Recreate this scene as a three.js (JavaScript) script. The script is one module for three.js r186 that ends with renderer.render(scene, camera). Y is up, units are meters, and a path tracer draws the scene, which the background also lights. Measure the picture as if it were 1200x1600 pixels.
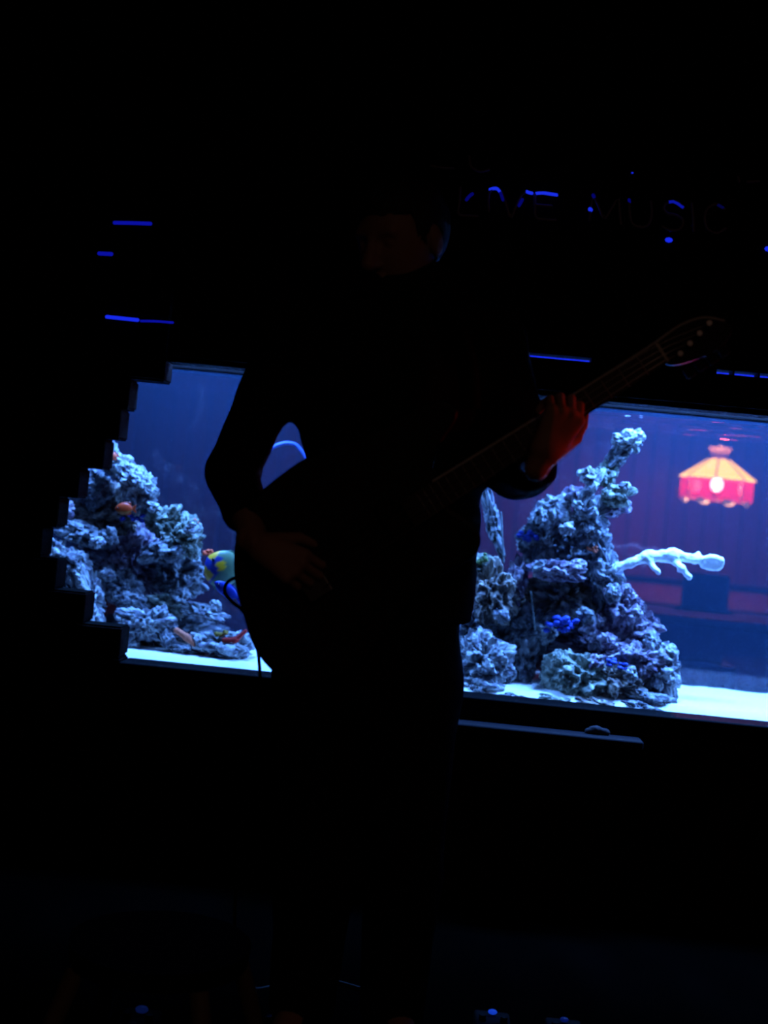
import * as THREE from 'three';
import { RectAreaLightUniformsLib } from 'three/addons/lights/RectAreaLightUniformsLib.js';
import { RoundedBoxGeometry } from 'three/addons/geometries/RoundedBoxGeometry.js';
import { mergeGeometries, mergeVertices } from 'three/addons/utils/BufferGeometryUtils.js';
import { ImprovedNoise } from 'three/addons/math/ImprovedNoise.js';

// ---------------------------------------------------------------- camera, lights, exposure
RectAreaLightUniformsLib.init();
const scene = new THREE.Scene();
scene.background = new THREE.Color(0, 0, 0);
const renderer = new THREE.WebGLRenderer({ antialias: true });
renderer.toneMapping = THREE.LinearToneMapping;
renderer.toneMappingExposure = 1.0;
renderer.shadowMap.enabled = true;

const W = 1200, H = 1600, FOV = 45;
const camera = new THREE.PerspectiveCamera(FOV, W / H, 0.05, 60);
camera.position.set(0, 1.08, 0);
camera.rotation.order = 'YXZ';
camera.rotation.set(0, 0.036, 0.0945);
camera.focus = 2.95;
camera.userData.fStop = 2.2;
camera.updateMatrixWorld(true);
const FPX = (H / 2) / Math.tan(THREE.MathUtils.degToRad(FOV / 2));

// a spot measured in the photograph, at its real depth z in the room
function at(px, py, z) {
  const d = new THREE.Vector3((px - W / 2) / FPX, (H / 2 - py) / FPX, -1).applyQuaternion(camera.quaternion);
  return d.multiplyScalar((z - camera.position.z) / d.z).add(camera.position);
}
const mpp = (z) => -z / FPX;   // metres for one photo pixel at that depth

// aquarium lamps over the water: three halide fixtures in the hood
const LAMPS = [[-0.80, 40], [0.76, 52], [1.38, 48]];
const LAMP_Y = 1.86, LAMP_Z = -3.755;
for (const [x, power] of LAMPS) {
  const l = new THREE.RectAreaLight(new THREE.Color(0.085, 0.285, 1.0), power * 8.5, 0.34, 0.2);
  l.position.set(x, LAMP_Y - 0.012, LAMP_Z);
  l.lookAt(x, 0, LAMP_Z + 0.001);
  l.name = 'halide';
  scene.add(l);
}
// red stage lamp, high on the right, just outside the frame
const red = new THREE.SpotLight(new THREE.Color(1, 0.035, 0.01), 1.5, 0, 0.13, 0.8, 2);
red.position.set(2.0, 1.40, -2.52);
red.target.position.copy(at(905, 648, -2.17));
red.castShadow = true;
scene.add(red, red.target);
// dim warm house light, added unseen behind the camera to show face and sign
const house = new THREE.RectAreaLight(new THREE.Color(1, 0.5, 0.34), 2.2, 0.5, 0.5);
house.position.set(0.6, 2.675, 0.9);
house.lookAt(0.6, 0, 0.9);
scene.add(house);

// ---------------------------------------------------------------- helpers
const noise = new ImprovedNoise();
const N3 = (x, y, z) => noise.noise(x, y, z);
const fbm = (x, y, z, o = 4) => { let s = 0, a = 1, f = 1, n = 0; for (let i = 0; i < o; i++) { s += a * N3(x * f + i * 7.3, y * f - i * 3.1, z * f + i * 5.7); n += a; a *= 0.5; f *= 2.03; } return s / n; };
function rng(seed) { let s = seed >>> 0; return () => { s = (s + 0x6D2B79F5) >>> 0; let t = Math.imul(s ^ (s >>> 15), 1 | s); t = (t + Math.imul(t ^ (t >>> 7), 61 | t)) ^ t; return ((t ^ (t >>> 14)) >>> 0) / 4294967296; }; }
const taken = new Map();
function numbered(name) { const k = taken.get(name) ?? 0; taken.set(name, k + 1); return k ? name + '_' + String(k).padStart(3, '0') : name; }
const V = (x, y, z) => new THREE.Vector3(x, y, z);
const C = (r, g, b) => new THREE.Color().setRGB(r, g, b);
const mat = (r, g, b, rough = 0.8, o = {}) => new THREE.MeshPhysicalMaterial({ color: C(r, g, b), roughness: rough, ...o });
function mesh(name, geo, m, parent) {
  const o = new THREE.Mesh(geo, m); o.name = parent === scene ? numbered(name) : name;
  o.castShadow = o.receiveShadow = true; parent.add(o); return o;
}
function tag(o, label, category, group) { o.userData.label = label; o.userData.category = category; if (group) o.userData.group = group; return o; }
function thing(name, label, category, pos, group) {
  const g = new THREE.Group(); g.name = numbered(name); if (pos) g.position.copy(pos); scene.add(g); return tag(g, label, category, group);
}
function single(name, geo, m, label, category, group) { return tag(mesh(name, geo, m, scene), label, category, group); }
function struct(name, geo, m) { const o = mesh(name, geo, m, scene); o.userData.kind = 'structure'; o.userData.label = name.replace(/_/g, ' ') + ' of the dark bar room'; o.userData.category = name.split('_')[0]; return o; }
function box(x0, x1, y0, y1, z0, z1, r = 0) {
  const g = r ? new RoundedBoxGeometry(x1 - x0, y1 - y0, z1 - z0, 2, r) : new THREE.BoxGeometry(x1 - x0, y1 - y0, z1 - z0);
  return g.translate((x0 + x1) / 2, (y0 + y1) / 2, (z0 + z1) / 2);
}
const strip = (g) => { const h = g.index ? g.toNonIndexed() : g.clone(); for (const k of Object.keys(h.attributes)) if (!['position', 'normal', 'uv'].includes(k)) h.deleteAttribute(k); return h; };
const merge = (list) => mergeGeometries(list.map((g) => { const h = strip(g); h.deleteAttribute('uv'); return h; }));
const tube = (pts, r, seg = 24, rs = 8) => new THREE.TubeGeometry(new THREE.CatmullRomCurve3(pts), seg, r, rs, false);
function capTube(pts, r, seg = 24, rs = 8) {
  return merge([tube(pts, r, seg, rs), new THREE.SphereGeometry(r, rs, 6).translate(...pts[0].toArray()), new THREE.SphereGeometry(r, rs, 6).translate(...pts[pts.length - 1].toArray())]);
}
// surface nets: meshes the zero level of a distance field
function netMesh(f, lo, hi, h) {
  const nx = Math.ceil((hi.x - lo.x) / h) + 1, ny = Math.ceil((hi.y - lo.y) / h) + 1, nz = Math.ceil((hi.z - lo.z) / h) + 1;
  const v = new Float32Array(nx * ny * nz), id = (i, j, k) => i + nx * (j + ny * k);
  for (let k = 0; k < nz; k++) for (let j = 0; j < ny; j++) for (let i = 0; i < nx; i++) v[id(i, j, k)] = f(lo.x + i * h, lo.y + j * h, lo.z + k * h);
  const cell = new Int32Array(nx * ny * nz).fill(-1), pos = [], idx = [];
  const E = [[0, 1], [2, 3], [4, 5], [6, 7], [0, 2], [1, 3], [4, 6], [5, 7], [0, 4], [1, 5], [2, 6], [3, 7]];
  for (let k = 0; k < nz - 1; k++) for (let j = 0; j < ny - 1; j++) for (let i = 0; i < nx - 1; i++) {
    const c = []; let m = 0;
    for (let b = 0; b < 8; b++) { const q = v[id(i + (b & 1), j + ((b >> 1) & 1), k + (b >> 2))]; c.push(q); if (q < 0) m |= 1 << b; }
    if (m === 0 || m === 255) continue;
    let x = 0, y = 0, z = 0, n = 0;
    for (const [a, b] of E) if ((c[a] < 0) !== (c[b] < 0)) {
      const t = c[a] / (c[a] - c[b]);
      x += (a & 1) + t * ((b & 1) - (a & 1)); y += ((a >> 1) & 1) + t * (((b >> 1) & 1) - ((a >> 1) & 1)); z += (a >> 2) + t * ((b >> 2) - (a >> 2)); n++;
    }
    cell[id(i, j, k)] = pos.length / 3;
    pos.push(lo.x + (i + x / n) * h, lo.y + (j + y / n) * h, lo.z + (k + z / n) * h);
  }
  const quad = (a, b, c, d, flip) => { if (flip) idx.push(a, c, b, b, c, d); else idx.push(a, b, c, b, d, c); };
  for (let k = 1; k < nz - 1; k++) for (let j = 1; j < ny - 1; j++) for (let i = 1; i < nx - 1; i++) {
    const s = v[id(i, j, k)] < 0;
    if (s !== v[id(i + 1, j, k)] < 0) quad(cell[id(i, j - 1, k - 1)], cell[id(i, j, k - 1)], cell[id(i, j - 1, k)], cell[id(i, j, k)], !s);
    if (s !== v[id(i, j + 1, k)] < 0) quad(cell[id(i - 1, j, k - 1)], cell[id(i - 1, j, k)], cell[id(i, j, k - 1)], cell[id(i, j, k)], !s);
    if (s !== v[id(i, j, k + 1)] < 0) quad(cell[id(i - 1, j - 1, k)], cell[id(i, j - 1, k)], cell[id(i - 1, j, k)], cell[id(i, j, k)], !s);
  }
  const g = new THREE.BufferGeometry();
  g.setAttribute('position', new THREE.Float32BufferAttribute(pos, 3)); g.setIndex(idx); g.computeVertexNormals();
  return g;
}
function cone(x, y, z, a, b, ra, rb, sz = 1) {   // distance to a tapered capsule, depth squeezed by sz
  const bx = b.x - a.x, by = b.y - a.y, bz = (b.z - a.z) * sz, px = x - a.x, py = y - a.y, pz = (z - a.z) * sz;
  const t = Math.max(0, Math.min(1, (px * bx + py * by + pz * bz) / (bx * bx + by * by + bz * bz + 1e-12)));
  return Math.hypot(px - t * bx, py - t * by, pz - t * bz) - (ra + (rb - ra) * t);
}
const smin = (a, b, k) => { const h = Math.max(k - Math.abs(a - b), 0) / k; return Math.min(a, b) - h * h * k * 0.25; };
const smax = (a, b, k) => -smin(-a, -b, k);
function dataTex(w, h, fn, srgb = false) {
  const d = new Uint8Array(w * h * 4);
  for (let y = 0; y < h; y++) for (let x = 0; x < w; x++) { const c = fn(x / w, y / h); for (let k = 0; k < 3; k++) d[(y * w + x) * 4 + k] = Math.max(0, Math.min(255, c[k] * 255)); d[(y * w + x) * 4 + 3] = 255; }
  const t = new THREE.DataTexture(d, w, h); t.wrapS = t.wrapT = THREE.RepeatWrapping; t.magFilter = THREE.LinearFilter; if (srgb) t.colorSpace = THREE.SRGBColorSpace; t.needsUpdate = true; return t;
}
const grainTex = dataTex(256, 256, (u, v) => { const n = 0.5 + 0.35 * fbm(u * 26, v * 2.2, 1.5, 3) + 0.18 * N3(u * 90, v * 5, 4); return [0.62 + 0.4 * n, 0.55 + 0.42 * n, 0.5 + 0.42 * n]; }, true);
const gritTex = dataTex(256, 256, (u, v) => { const n = 0.5 + 0.5 * fbm(u * 18, v * 18, 3.3, 4); return [n, n, n]; });
const speckTex = dataTex(256, 256, (u, v) => { const n = 0.7 + 0.3 * fbm(u * 24, v * 24, 8.1, 4); return [n, n * 0.97, n * 0.94]; }, true);

// ---------------------------------------------------------------- materials
const M = {
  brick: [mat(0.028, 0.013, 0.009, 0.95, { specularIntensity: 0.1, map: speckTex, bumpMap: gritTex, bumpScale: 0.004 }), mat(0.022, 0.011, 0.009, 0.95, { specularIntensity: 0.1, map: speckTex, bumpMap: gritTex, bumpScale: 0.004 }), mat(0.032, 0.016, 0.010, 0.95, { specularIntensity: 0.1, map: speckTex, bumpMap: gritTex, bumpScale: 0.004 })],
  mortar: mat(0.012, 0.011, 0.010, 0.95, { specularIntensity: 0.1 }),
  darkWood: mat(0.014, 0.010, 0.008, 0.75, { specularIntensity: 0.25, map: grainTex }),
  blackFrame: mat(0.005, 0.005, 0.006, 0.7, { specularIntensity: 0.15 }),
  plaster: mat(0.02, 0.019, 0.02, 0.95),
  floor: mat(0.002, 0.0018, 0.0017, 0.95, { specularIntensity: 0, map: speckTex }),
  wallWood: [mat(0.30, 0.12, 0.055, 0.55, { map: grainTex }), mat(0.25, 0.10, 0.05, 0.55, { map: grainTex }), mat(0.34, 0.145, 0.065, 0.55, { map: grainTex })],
  tableWood: mat(0.03, 0.02, 0.018, 0.9, { specularIntensity: 0.1, map: grainTex }),
  glass: mat(1, 1, 1, 0.0, { transmission: 1, thickness: 0, ior: 1.5 }),
  water: mat(1, 1, 1, 0.0, { transmission: 1, thickness: 0, ior: 1.33 }),
  haze: mat(0.003, 0.034, 0.082, 0.9, { transparent: true, opacity: 0.32, side: THREE.DoubleSide }),  // sheet whose colour and opacity stand in for blue water haze
  sand: mat(0.86, 0.84, 0.78, 0.95, { bumpMap: gritTex, bumpScale: 0.003 }),
  rock: mat(1, 1, 1, 0.95, { vertexColors: true }),
  coralWhite: mat(0.86, 0.86, 0.84, 0.9),
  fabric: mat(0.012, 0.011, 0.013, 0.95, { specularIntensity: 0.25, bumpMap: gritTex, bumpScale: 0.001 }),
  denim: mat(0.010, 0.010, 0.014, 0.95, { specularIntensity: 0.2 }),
  skin: mat(0.42, 0.24, 0.17, 0.55),
  hair: mat(0.012, 0.009, 0.007, 0.7),
  leather: mat(0.006, 0.005, 0.005, 0.9, { specularIntensity: 0.05 }),
  bassBody: mat(0.012, 0.011, 0.013, 0.5, { specularIntensity: 0.4 }),
  neckWood: mat(0.20, 0.11, 0.055, 0.4),
  fretboard: mat(0.03, 0.018, 0.012, 0.55),
  steel: mat(0.55, 0.55, 0.57, 0.3, { metalness: 1 }),
  blackPlastic: mat(0.008, 0.008, 0.008, 0.6, { specularIntensity: 0.4 }),
  neonGlass: mat(0.55, 0.56, 0.56, 0.3),
  glintBlue: mat(0.05, 0.06, 0.2, 0.3, { emissive: C(0.012, 0.035, 1), emissiveIntensity: 0.75 }),
  glintDim: mat(0.05, 0.06, 0.2, 0.3, { emissive: C(0.004, 0.008, 1), emissiveIntensity: 0.12 }),
  actinic: mat(0.05, 0.06, 0.2, 0.3, { emissive: C(0.010, 0.028, 1), emissiveIntensity: 0.8 }),
  leakGlowDim: mat(0.05, 0.06, 0.2, 0.3, { emissive: C(0.008, 0.014, 1), emissiveIntensity: 0.34 }),
};

// ---------------------------------------------------------------- bar room shell
const ZF = -3.5, ZG = -3.62, ZB = -4.22, SILL = 0.585, TOP = 1.447, CEIL = 2.8, XL = -2.6, XR = 2.8;
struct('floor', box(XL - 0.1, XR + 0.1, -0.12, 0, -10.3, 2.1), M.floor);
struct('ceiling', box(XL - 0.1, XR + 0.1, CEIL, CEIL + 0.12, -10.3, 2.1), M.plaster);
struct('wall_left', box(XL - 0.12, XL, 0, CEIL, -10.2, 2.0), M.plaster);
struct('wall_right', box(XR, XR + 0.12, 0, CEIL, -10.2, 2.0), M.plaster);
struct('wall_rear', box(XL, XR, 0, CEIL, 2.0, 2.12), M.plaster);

// front wall: brick pier whose courses step back round the tank, panels below and above
const wallBack = new THREE.Group(); wallBack.name = 'wall_back'; scene.add(wallBack);
wallBack.userData = { kind: 'structure', label: 'dark wall with stepped brick pier round the lit aquarium', category: 'wall' };
const U = 49 * -ZF / FPX, yCourse = (k) => 1.08 - (628 + 49 * k - 800) * -ZF / FPX;   // top of course k
const ends = { '-1': [258, 585], 0: [203, 615], 1: [189, 662], 2: [163, 712], 3: [124, 760], 4: [91, 808], 5: [66, 856], 6: [88, 906], 7: [132, 958], 8: [188, 1008] };
const rb = rng(11);
const halfBrick = new RoundedBoxGeometry(1, 1, 1, 1, 0.03);
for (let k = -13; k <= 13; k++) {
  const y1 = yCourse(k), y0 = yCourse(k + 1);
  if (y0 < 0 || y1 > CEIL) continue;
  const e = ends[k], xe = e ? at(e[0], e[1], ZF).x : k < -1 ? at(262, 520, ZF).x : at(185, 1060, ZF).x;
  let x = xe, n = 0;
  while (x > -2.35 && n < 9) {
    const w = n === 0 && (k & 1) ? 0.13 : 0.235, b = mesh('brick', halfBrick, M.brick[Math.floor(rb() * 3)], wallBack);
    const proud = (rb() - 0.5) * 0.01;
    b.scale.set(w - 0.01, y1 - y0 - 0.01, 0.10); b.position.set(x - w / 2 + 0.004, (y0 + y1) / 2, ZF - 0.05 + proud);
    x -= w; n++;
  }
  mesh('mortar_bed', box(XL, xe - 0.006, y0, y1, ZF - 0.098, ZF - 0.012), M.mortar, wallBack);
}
const xPier = at(262, 560, ZF).x, xTankR = 2.05;
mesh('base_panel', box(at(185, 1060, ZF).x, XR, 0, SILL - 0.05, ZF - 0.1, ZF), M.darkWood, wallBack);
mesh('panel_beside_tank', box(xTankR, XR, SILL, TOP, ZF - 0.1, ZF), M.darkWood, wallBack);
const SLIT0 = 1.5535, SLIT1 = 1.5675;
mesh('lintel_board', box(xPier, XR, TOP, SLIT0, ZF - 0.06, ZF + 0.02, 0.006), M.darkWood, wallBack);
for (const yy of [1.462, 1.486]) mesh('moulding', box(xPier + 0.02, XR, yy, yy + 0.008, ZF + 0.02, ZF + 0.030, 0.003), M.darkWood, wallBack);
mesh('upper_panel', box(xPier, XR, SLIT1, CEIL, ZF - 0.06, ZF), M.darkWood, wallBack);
// the slit between lintel and panel is closed by spacers except where the blue hood tube shows through
const xs = (px, py) => at(px, py, ZF).x;
const spans = [[xs(822, 551), xs(925, 558)], [xs(1121, 575), xs(1146, 577)], [xs(1149, 577), xs(1186, 580)], [xs(1189, 580), 2.2]];
let xc = xPier;
for (const [a, b] of [...spans, [XR, XR]]) { if (a > xc) mesh('spacer', box(xc, a, SLIT0, SLIT1, ZF - 0.05, ZF - 0.005), M.darkWood, wallBack); xc = b; }
// pier is solid brick: glowing bars on its face stand for leaked blue light
{
  const a = at(167, 495, ZF + 0.006), b = at(215, 500, ZF + 0.006), c = at(270, 504, ZF + 0.006);
  single('blue_glow_line', capTube([a, a.clone().lerp(b, 0.5), b], 0.0052), M.actinic, 'bright left piece of glowing blue line just above the left tank corner', 'light', 'blue glowing lines on the dark wall');
  single('blue_glow_line', capTube([b.clone().add(V(0.01, -0.002, 0)), b.clone().lerp(c, 0.5), c], 0.0032), M.leakGlowDim, 'dim thin tail of glowing blue line above the left tank corner', 'light', 'blue glowing lines on the dark wall');
  const p = (u, v) => at(u, v, ZF + 0.008);
  single('blue_glow_line', capTube([p(179, 348), p(207, 348.5), p(235, 349.5)], 0.0052), M.leakGlowDim, 'short glowing blue bar highest on the dark left wall', 'light', 'blue glowing lines on the dark wall');
  single('blue_glow_line', capTube([p(155, 396), p(164, 396.5), p(174, 397)], 0.0056), M.leakGlowDim, 'shortest glowing blue dash on the dark left wall', 'light', 'blue glowing lines on the dark wall');
}
single('blue_glow_line', capTube([V(xs(800, 550), 1.573, ZF - 0.075), V(1.0, 1.573, ZF - 0.075), V(2.4, 1.573, ZF - 0.075)], 0.011), M.actinic, 'long blue hood tube glowing through the slit above the right tank half', 'light', 'blue glowing lines on the dark wall');
{
  const l = new THREE.RectAreaLight(C(0.01, 0.03, 1), 0.8, 1.6, 0.02); l.position.set(1.4, 1.573, ZF - 0.062); l.lookAt(1.4, 1.573, 0); scene.add(l);
}
// ledge under the tank
const ledge = struct('trim_1', box(at(600, 1120, ZF).x, at(1004, 1150, ZF + 0.05).x, 0.492, 0.520, ZF - 0.02, ZF + 0.085, 0.008), mat(0.016, 0.013, 0.016, 0.7, { specularIntensity: 0.3 }));
ledge.userData.label = 'narrow dark ledge running below the aquarium'; ledge.userData.category = 'ledge';
const sill = struct('trim_2', box(at(185, 1060, ZF).x, xTankR, SILL - 0.05, SILL, ZF - 0.1, ZF + 0.012, 0.006), M.blackFrame);
sill.userData.label = 'black sill along the bottom edge of the aquarium front'; sill.userData.category = 'sill';
{ // small lump on the ledge
  const p = at(932, 1137, ZF + 0.04); p.y = 0.52;
  const g = netMesh((x, y, z) => { let d = cone(x, y, z, V(-0.022, 0.006, 0), V(-0.008, 0.012, 0), 0.010, 0.010); d = smin(d, cone(x, y, z, V(0.004, 0.012, 0), V(0.03, 0.008, 0), 0.011, 0.009), 0.012); return Math.max(d + 0.002 * N3(x * 90, y * 90, z * 90), -y + 0.0005); }, V(-0.05, -0.005, -0.03), V(0.06, 0.04, 0.03), 0.003);
  const o = single('crumpled_cloth', g, mat(0.035, 0.03, 0.035, 0.9), 'small crumpled dark cloth lying on the ledge under the aquarium', 'cloth'); o.position.copy(p);
}

// ---------------------------------------------------------------- aquarium
const XA = -1.42, XB = 2.0, WATER = 1.432;
const tank = thing('aquarium', 'long blue lit reef aquarium set into the dark wall', 'aquarium', V(0, SILL, 0));
const T = (g) => g.translate(0, -SILL, 0);
mesh('tank_floor', T(box(XA, XB, SILL - 0.065, SILL - 0.045, ZB - 0.02, ZG + 0.012)), M.blackFrame, tank);
mesh('front_pane', T(box(XA, XB, SILL - 0.045, 1.50, ZG, ZG + 0.002)), M.glass, tank);
mesh('back_pane', T(box(XA, XB, SILL - 0.045, 1.50, ZB - 0.004, ZB - 0.002)), M.glass, tank);
{ const g = new THREE.PlaneGeometry(XB - XA, 1.50 - SILL + 0.045); g.translate((XA + XB) / 2, (1.50 + SILL - 0.045) / 2, ZB + 0.002); mesh('blue_haze_sheet', T(g), M.haze, tank).userData.label = 'sheer sheet of painted blue water film on the back pane'; }
mesh('side_pane', T(box(XA - 0.012, XA, SILL - 0.045, 1.50, ZB, ZG)), M.blackFrame, tank);
mesh('side_pane', T(box(XB, XB + 0.012, SILL - 0.045, 1.50, ZB, ZG)), M.blackFrame, tank);
{ // water surface, gently rippled
  const g = new THREE.PlaneGeometry(XB - XA, ZG - ZB, 160, 30).rotateX(-Math.PI / 2), p = g.attributes.position;
  for (let i = 0; i < p.count; i++) p.setY(i, 0.004 * N3(p.getX(i) * 9, 1.2, p.getZ(i) * 9));
  g.computeVertexNormals(); g.translate((XA + XB) / 2, WATER, (ZG + ZB) / 2); mesh('water_surface', T(g), M.water, tank);
}
{ // pump outlet in the top left corner
  const a = at(205, 606, -3.68), b = at(196, 622, -3.68);
  single('pump_outlet', capTube([V(a.x, 1.5, a.z), V(a.x, a.y, a.z), b, b.clone().add(V(-0.01, -0.015, 0))], 0.011), mat(0.2, 0.2, 0.2, 0.5), 'pale pump outlet in the upper left tank corner', 'pipe');
}
{ // sand bed
  const zf = (ZG - ZB - 0.006) / 2, top = (x, z) => 0.012 * fbm(x * 5, 2, z * 7, 4) + 0.002 * N3(x * 60, 3, z * 60) - 0.034 * Math.pow(THREE.MathUtils.smoothstep(z, zf - 0.075, zf + 0.01), 1.3) + 0.002;
  const nx = 240, nz = 60, g = new THREE.PlaneGeometry(XB - XA - 0.01, ZG - ZB - 0.006, nx, nz).rotateX(-Math.PI / 2), p = g.attributes.position;
  for (let i = 0; i < p.count; i++) { const x = p.getX(i), z = p.getZ(i); p.setY(i, top(x, z)); }
  // front face of the sand against the glass
  const f = new THREE.PlaneGeometry(XB - XA - 0.01, 0.06, nx, 4), q = f.attributes.position;
  for (let i = 0; i < q.count; i++) { const t = (q.getY(i) + 0.03) / 0.06, x = q.getX(i); q.setXYZ(i, x, -0.05 + t * (top(x, zf) + 0.05), zf); }
  g.computeVertexNormals(); f.computeVertexNormals();
  const s = mesh('sand_bed', mergeGeometries([g, f]), M.sand, scene); s.position.set((XA + XB) / 2, SILL + 0.006, (ZG + ZB) / 2);
  s.userData = { kind: 'stuff', label: 'brilliant white sand covering the aquarium floor', category: 'sand' };
}
// hood over the tank
const hood = thing('lamp_hood', 'dark boxed hood over the aquarium hiding its lamps', 'hood', V(0, 1.51, 0));
const Hd = (g) => g.translate(0, -1.51, 0);
mesh('hood_back', Hd(box(XA - 0.05, XB + 0.05, 1.51, 2.0, ZB - 0.03, ZB - 0.005)), M.blackFrame, hood);
mesh('hood_top', Hd(box(XA - 0.05, XB + 0.05, 2.0, 2.02, ZB - 0.03, ZF - 0.1)), M.blackFrame, hood);
mesh('hood_front', Hd(box(XA - 0.05, XB + 0.05, 1.60, 2.0, ZG + 0.015, ZG + 0.02)), M.blackFrame, hood);
LAMPS.forEach(([x], i) => {
  const l = thing('halide_lamp', ['halide lamp over the left reef pile', 'halide lamp over the tank middle', 'halide lamp over the bare white sand'][i], 'lamp', V(x, LAMP_Y, LAMP_Z), 'lamps inside the hood');
  mesh('housing', box(-0.2, 0.2, 0.004, 0.06, -0.12, 0.12, 0.01), M.blackFrame, l);
  mesh('lamp_glass', box(-0.17, 0.17, 0, 0.003, -0.1, 0.1), mat(0.8, 0.8, 0.8, 0.4, { emissive: C(0.085, 0.285, 1), emissiveIntensity: 3 }), l);
});

// ---------------------------------------------------------------- live rock
const spheres = new Map();
function unitSphere(detail) {
  if (!spheres.has(detail)) { const g = new THREE.IcosahedronGeometry(1, detail); g.deleteAttribute('uv'); g.deleteAttribute('normal'); spheres.set(detail, mergeVertices(g, 1e-5)); }
  return spheres.get(detail).clone();
}
// tints: pale limestone base with crusts of coralline algae in patches
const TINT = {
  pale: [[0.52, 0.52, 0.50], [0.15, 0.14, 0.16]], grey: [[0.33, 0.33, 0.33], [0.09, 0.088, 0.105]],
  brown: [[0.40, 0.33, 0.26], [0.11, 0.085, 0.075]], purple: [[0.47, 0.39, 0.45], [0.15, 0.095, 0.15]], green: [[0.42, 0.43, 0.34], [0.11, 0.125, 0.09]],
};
function rockGeo(rx, ry, rz, seed, tint, rough = 1) {
  const size = Math.max(rx, ry, rz), g = unitSphere(size > 0.1 ? 56 : size > 0.06 ? 44 : size > 0.03 ? 32 : 20), p = g.attributes.position, col = new Float32Array(p.count * 3);
  const [A, B] = TINT[tint], s = seed * 13.7;
  for (let i = 0; i < p.count; i++) {
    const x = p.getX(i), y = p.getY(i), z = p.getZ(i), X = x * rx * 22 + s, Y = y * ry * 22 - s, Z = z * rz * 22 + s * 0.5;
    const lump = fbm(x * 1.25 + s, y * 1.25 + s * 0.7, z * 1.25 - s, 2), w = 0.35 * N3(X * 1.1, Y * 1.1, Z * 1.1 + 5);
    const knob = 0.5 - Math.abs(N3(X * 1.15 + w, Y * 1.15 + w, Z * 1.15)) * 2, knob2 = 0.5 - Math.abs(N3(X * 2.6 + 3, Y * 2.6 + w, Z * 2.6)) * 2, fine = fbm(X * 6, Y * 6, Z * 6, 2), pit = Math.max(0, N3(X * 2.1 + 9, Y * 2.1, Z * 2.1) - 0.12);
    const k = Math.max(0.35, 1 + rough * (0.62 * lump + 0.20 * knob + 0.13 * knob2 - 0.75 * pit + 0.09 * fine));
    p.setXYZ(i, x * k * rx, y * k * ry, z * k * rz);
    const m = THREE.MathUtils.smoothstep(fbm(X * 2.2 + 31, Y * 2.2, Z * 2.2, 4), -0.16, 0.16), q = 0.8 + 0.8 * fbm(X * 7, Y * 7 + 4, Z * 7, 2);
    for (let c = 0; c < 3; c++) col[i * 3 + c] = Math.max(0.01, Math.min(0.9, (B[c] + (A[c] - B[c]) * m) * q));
  }
  g.setAttribute('color', new THREE.BufferAttribute(col, 3)); g.computeVertexNormals(); return g;
}
let rockSeed = 1;
function rock(label, px, py, z, rx, ry, turn, tint, rz = 0, rough = 1) {
  const c = at(px, py, z), m = mpp(z), R = rx * m, S = ry * m;
  const o = single('live_rock', rockGeo(R, S, rz ? rz * m : Math.min(0.11, (R + S) * 0.5), rockSeed++, tint, rough), M.rock, label, 'rock', px < 600 ? 'rocks of the left reef pile' : 'rocks of the right reef pile');
  o.position.copy(c); o.rotation.z = -turn; return o;
}
// left pile
rock('pale pitted rock forming the peak of left reef pile', 190, 733, -3.90, 38, 20, 0.6, 'pale');
rock('small knob of rock at very tip of left pile', 172, 706, -3.90, 12, 15, 0.2, 'grey');
rock('rounded pale rock on right shoulder below the left peak', 218, 768, -3.88, 27, 34, -0.2, 'pale');
rock('dim bluish rock at left of peak against brick steps', 145, 768, -3.95, 26, 34, 0.1, 'grey');
rock('small round pink-grey rock sticking out beside brick step', 100, 797, -3.86, 15, 14, 0, 'purple');
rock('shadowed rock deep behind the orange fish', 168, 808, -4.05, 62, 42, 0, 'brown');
rock('flat grey ledge rock below the orange fish, left', 122, 832, -3.86, 46, 15, 0.25, 'grey');
rock('pale lump at far left edge of left pile', 80, 862, -3.80, 21, 22, 0.4, 'pale');
rock('pale rounded head of the leaning rock column at left', 117, 884, -3.80, 27, 24, 0.5, 'pale');
rock('leaning pale rock column reaching down to brick step', 140, 935, -3.80, 19, 54, -0.28, 'pale');
rock('short blue-grey stub left of the leaning rock column', 97, 905, -3.86, 15, 32, 0, 'grey');
rock('green-tinged rock on the right shoulder of left pile', 250, 815, -3.92, 25, 22, 0.6, 'green');
rock('pale crusted rock jutting right beside the angelfish', 284, 838, -3.88, 32, 30, 0.2, 'green');
rock('pale ledge rock under the green-tinged shoulder rock', 258, 862, -3.86, 36, 18, -0.3, 'grey');
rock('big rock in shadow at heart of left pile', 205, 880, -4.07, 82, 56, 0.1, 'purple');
rock('shadowed rock hanging under the right-hand ledge of left pile', 280, 900, -4.01, 40, 36, 0.3, 'grey');
rock('dim arched rock in the lower middle of left pile', 186, 918, -3.92, 34, 26, 0.4, 'grey');
rock('dim rounded rock beneath the arched rock, left pile', 205, 940, -3.86, 26, 15, 0.3, 'grey');
rock('pale blue knob above the long low ledge, left pile', 281, 931, -3.86, 15, 12, 0, 'pale');
rock('greenish knob at the start of the long low ledge', 262, 945, -3.88, 30, 14, 0.3, 'green');
rock('long low ledge rock reaching right, left pile', 318, 956, -3.86, 40, 11, 0.22, 'pale');
rock('shadowed base rock behind the long low ledge', 270, 990, -4.07, 95, 36, 0.1, 'grey');
rock('broad pale rock above the bright sand, left pile', 228, 975, -3.80, 50, 20, 0.05, 'pale');
rock('pale rock foot standing at left end of sand', 204, 1002, -3.78, 15, 22, -0.4, 'pale');
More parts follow.
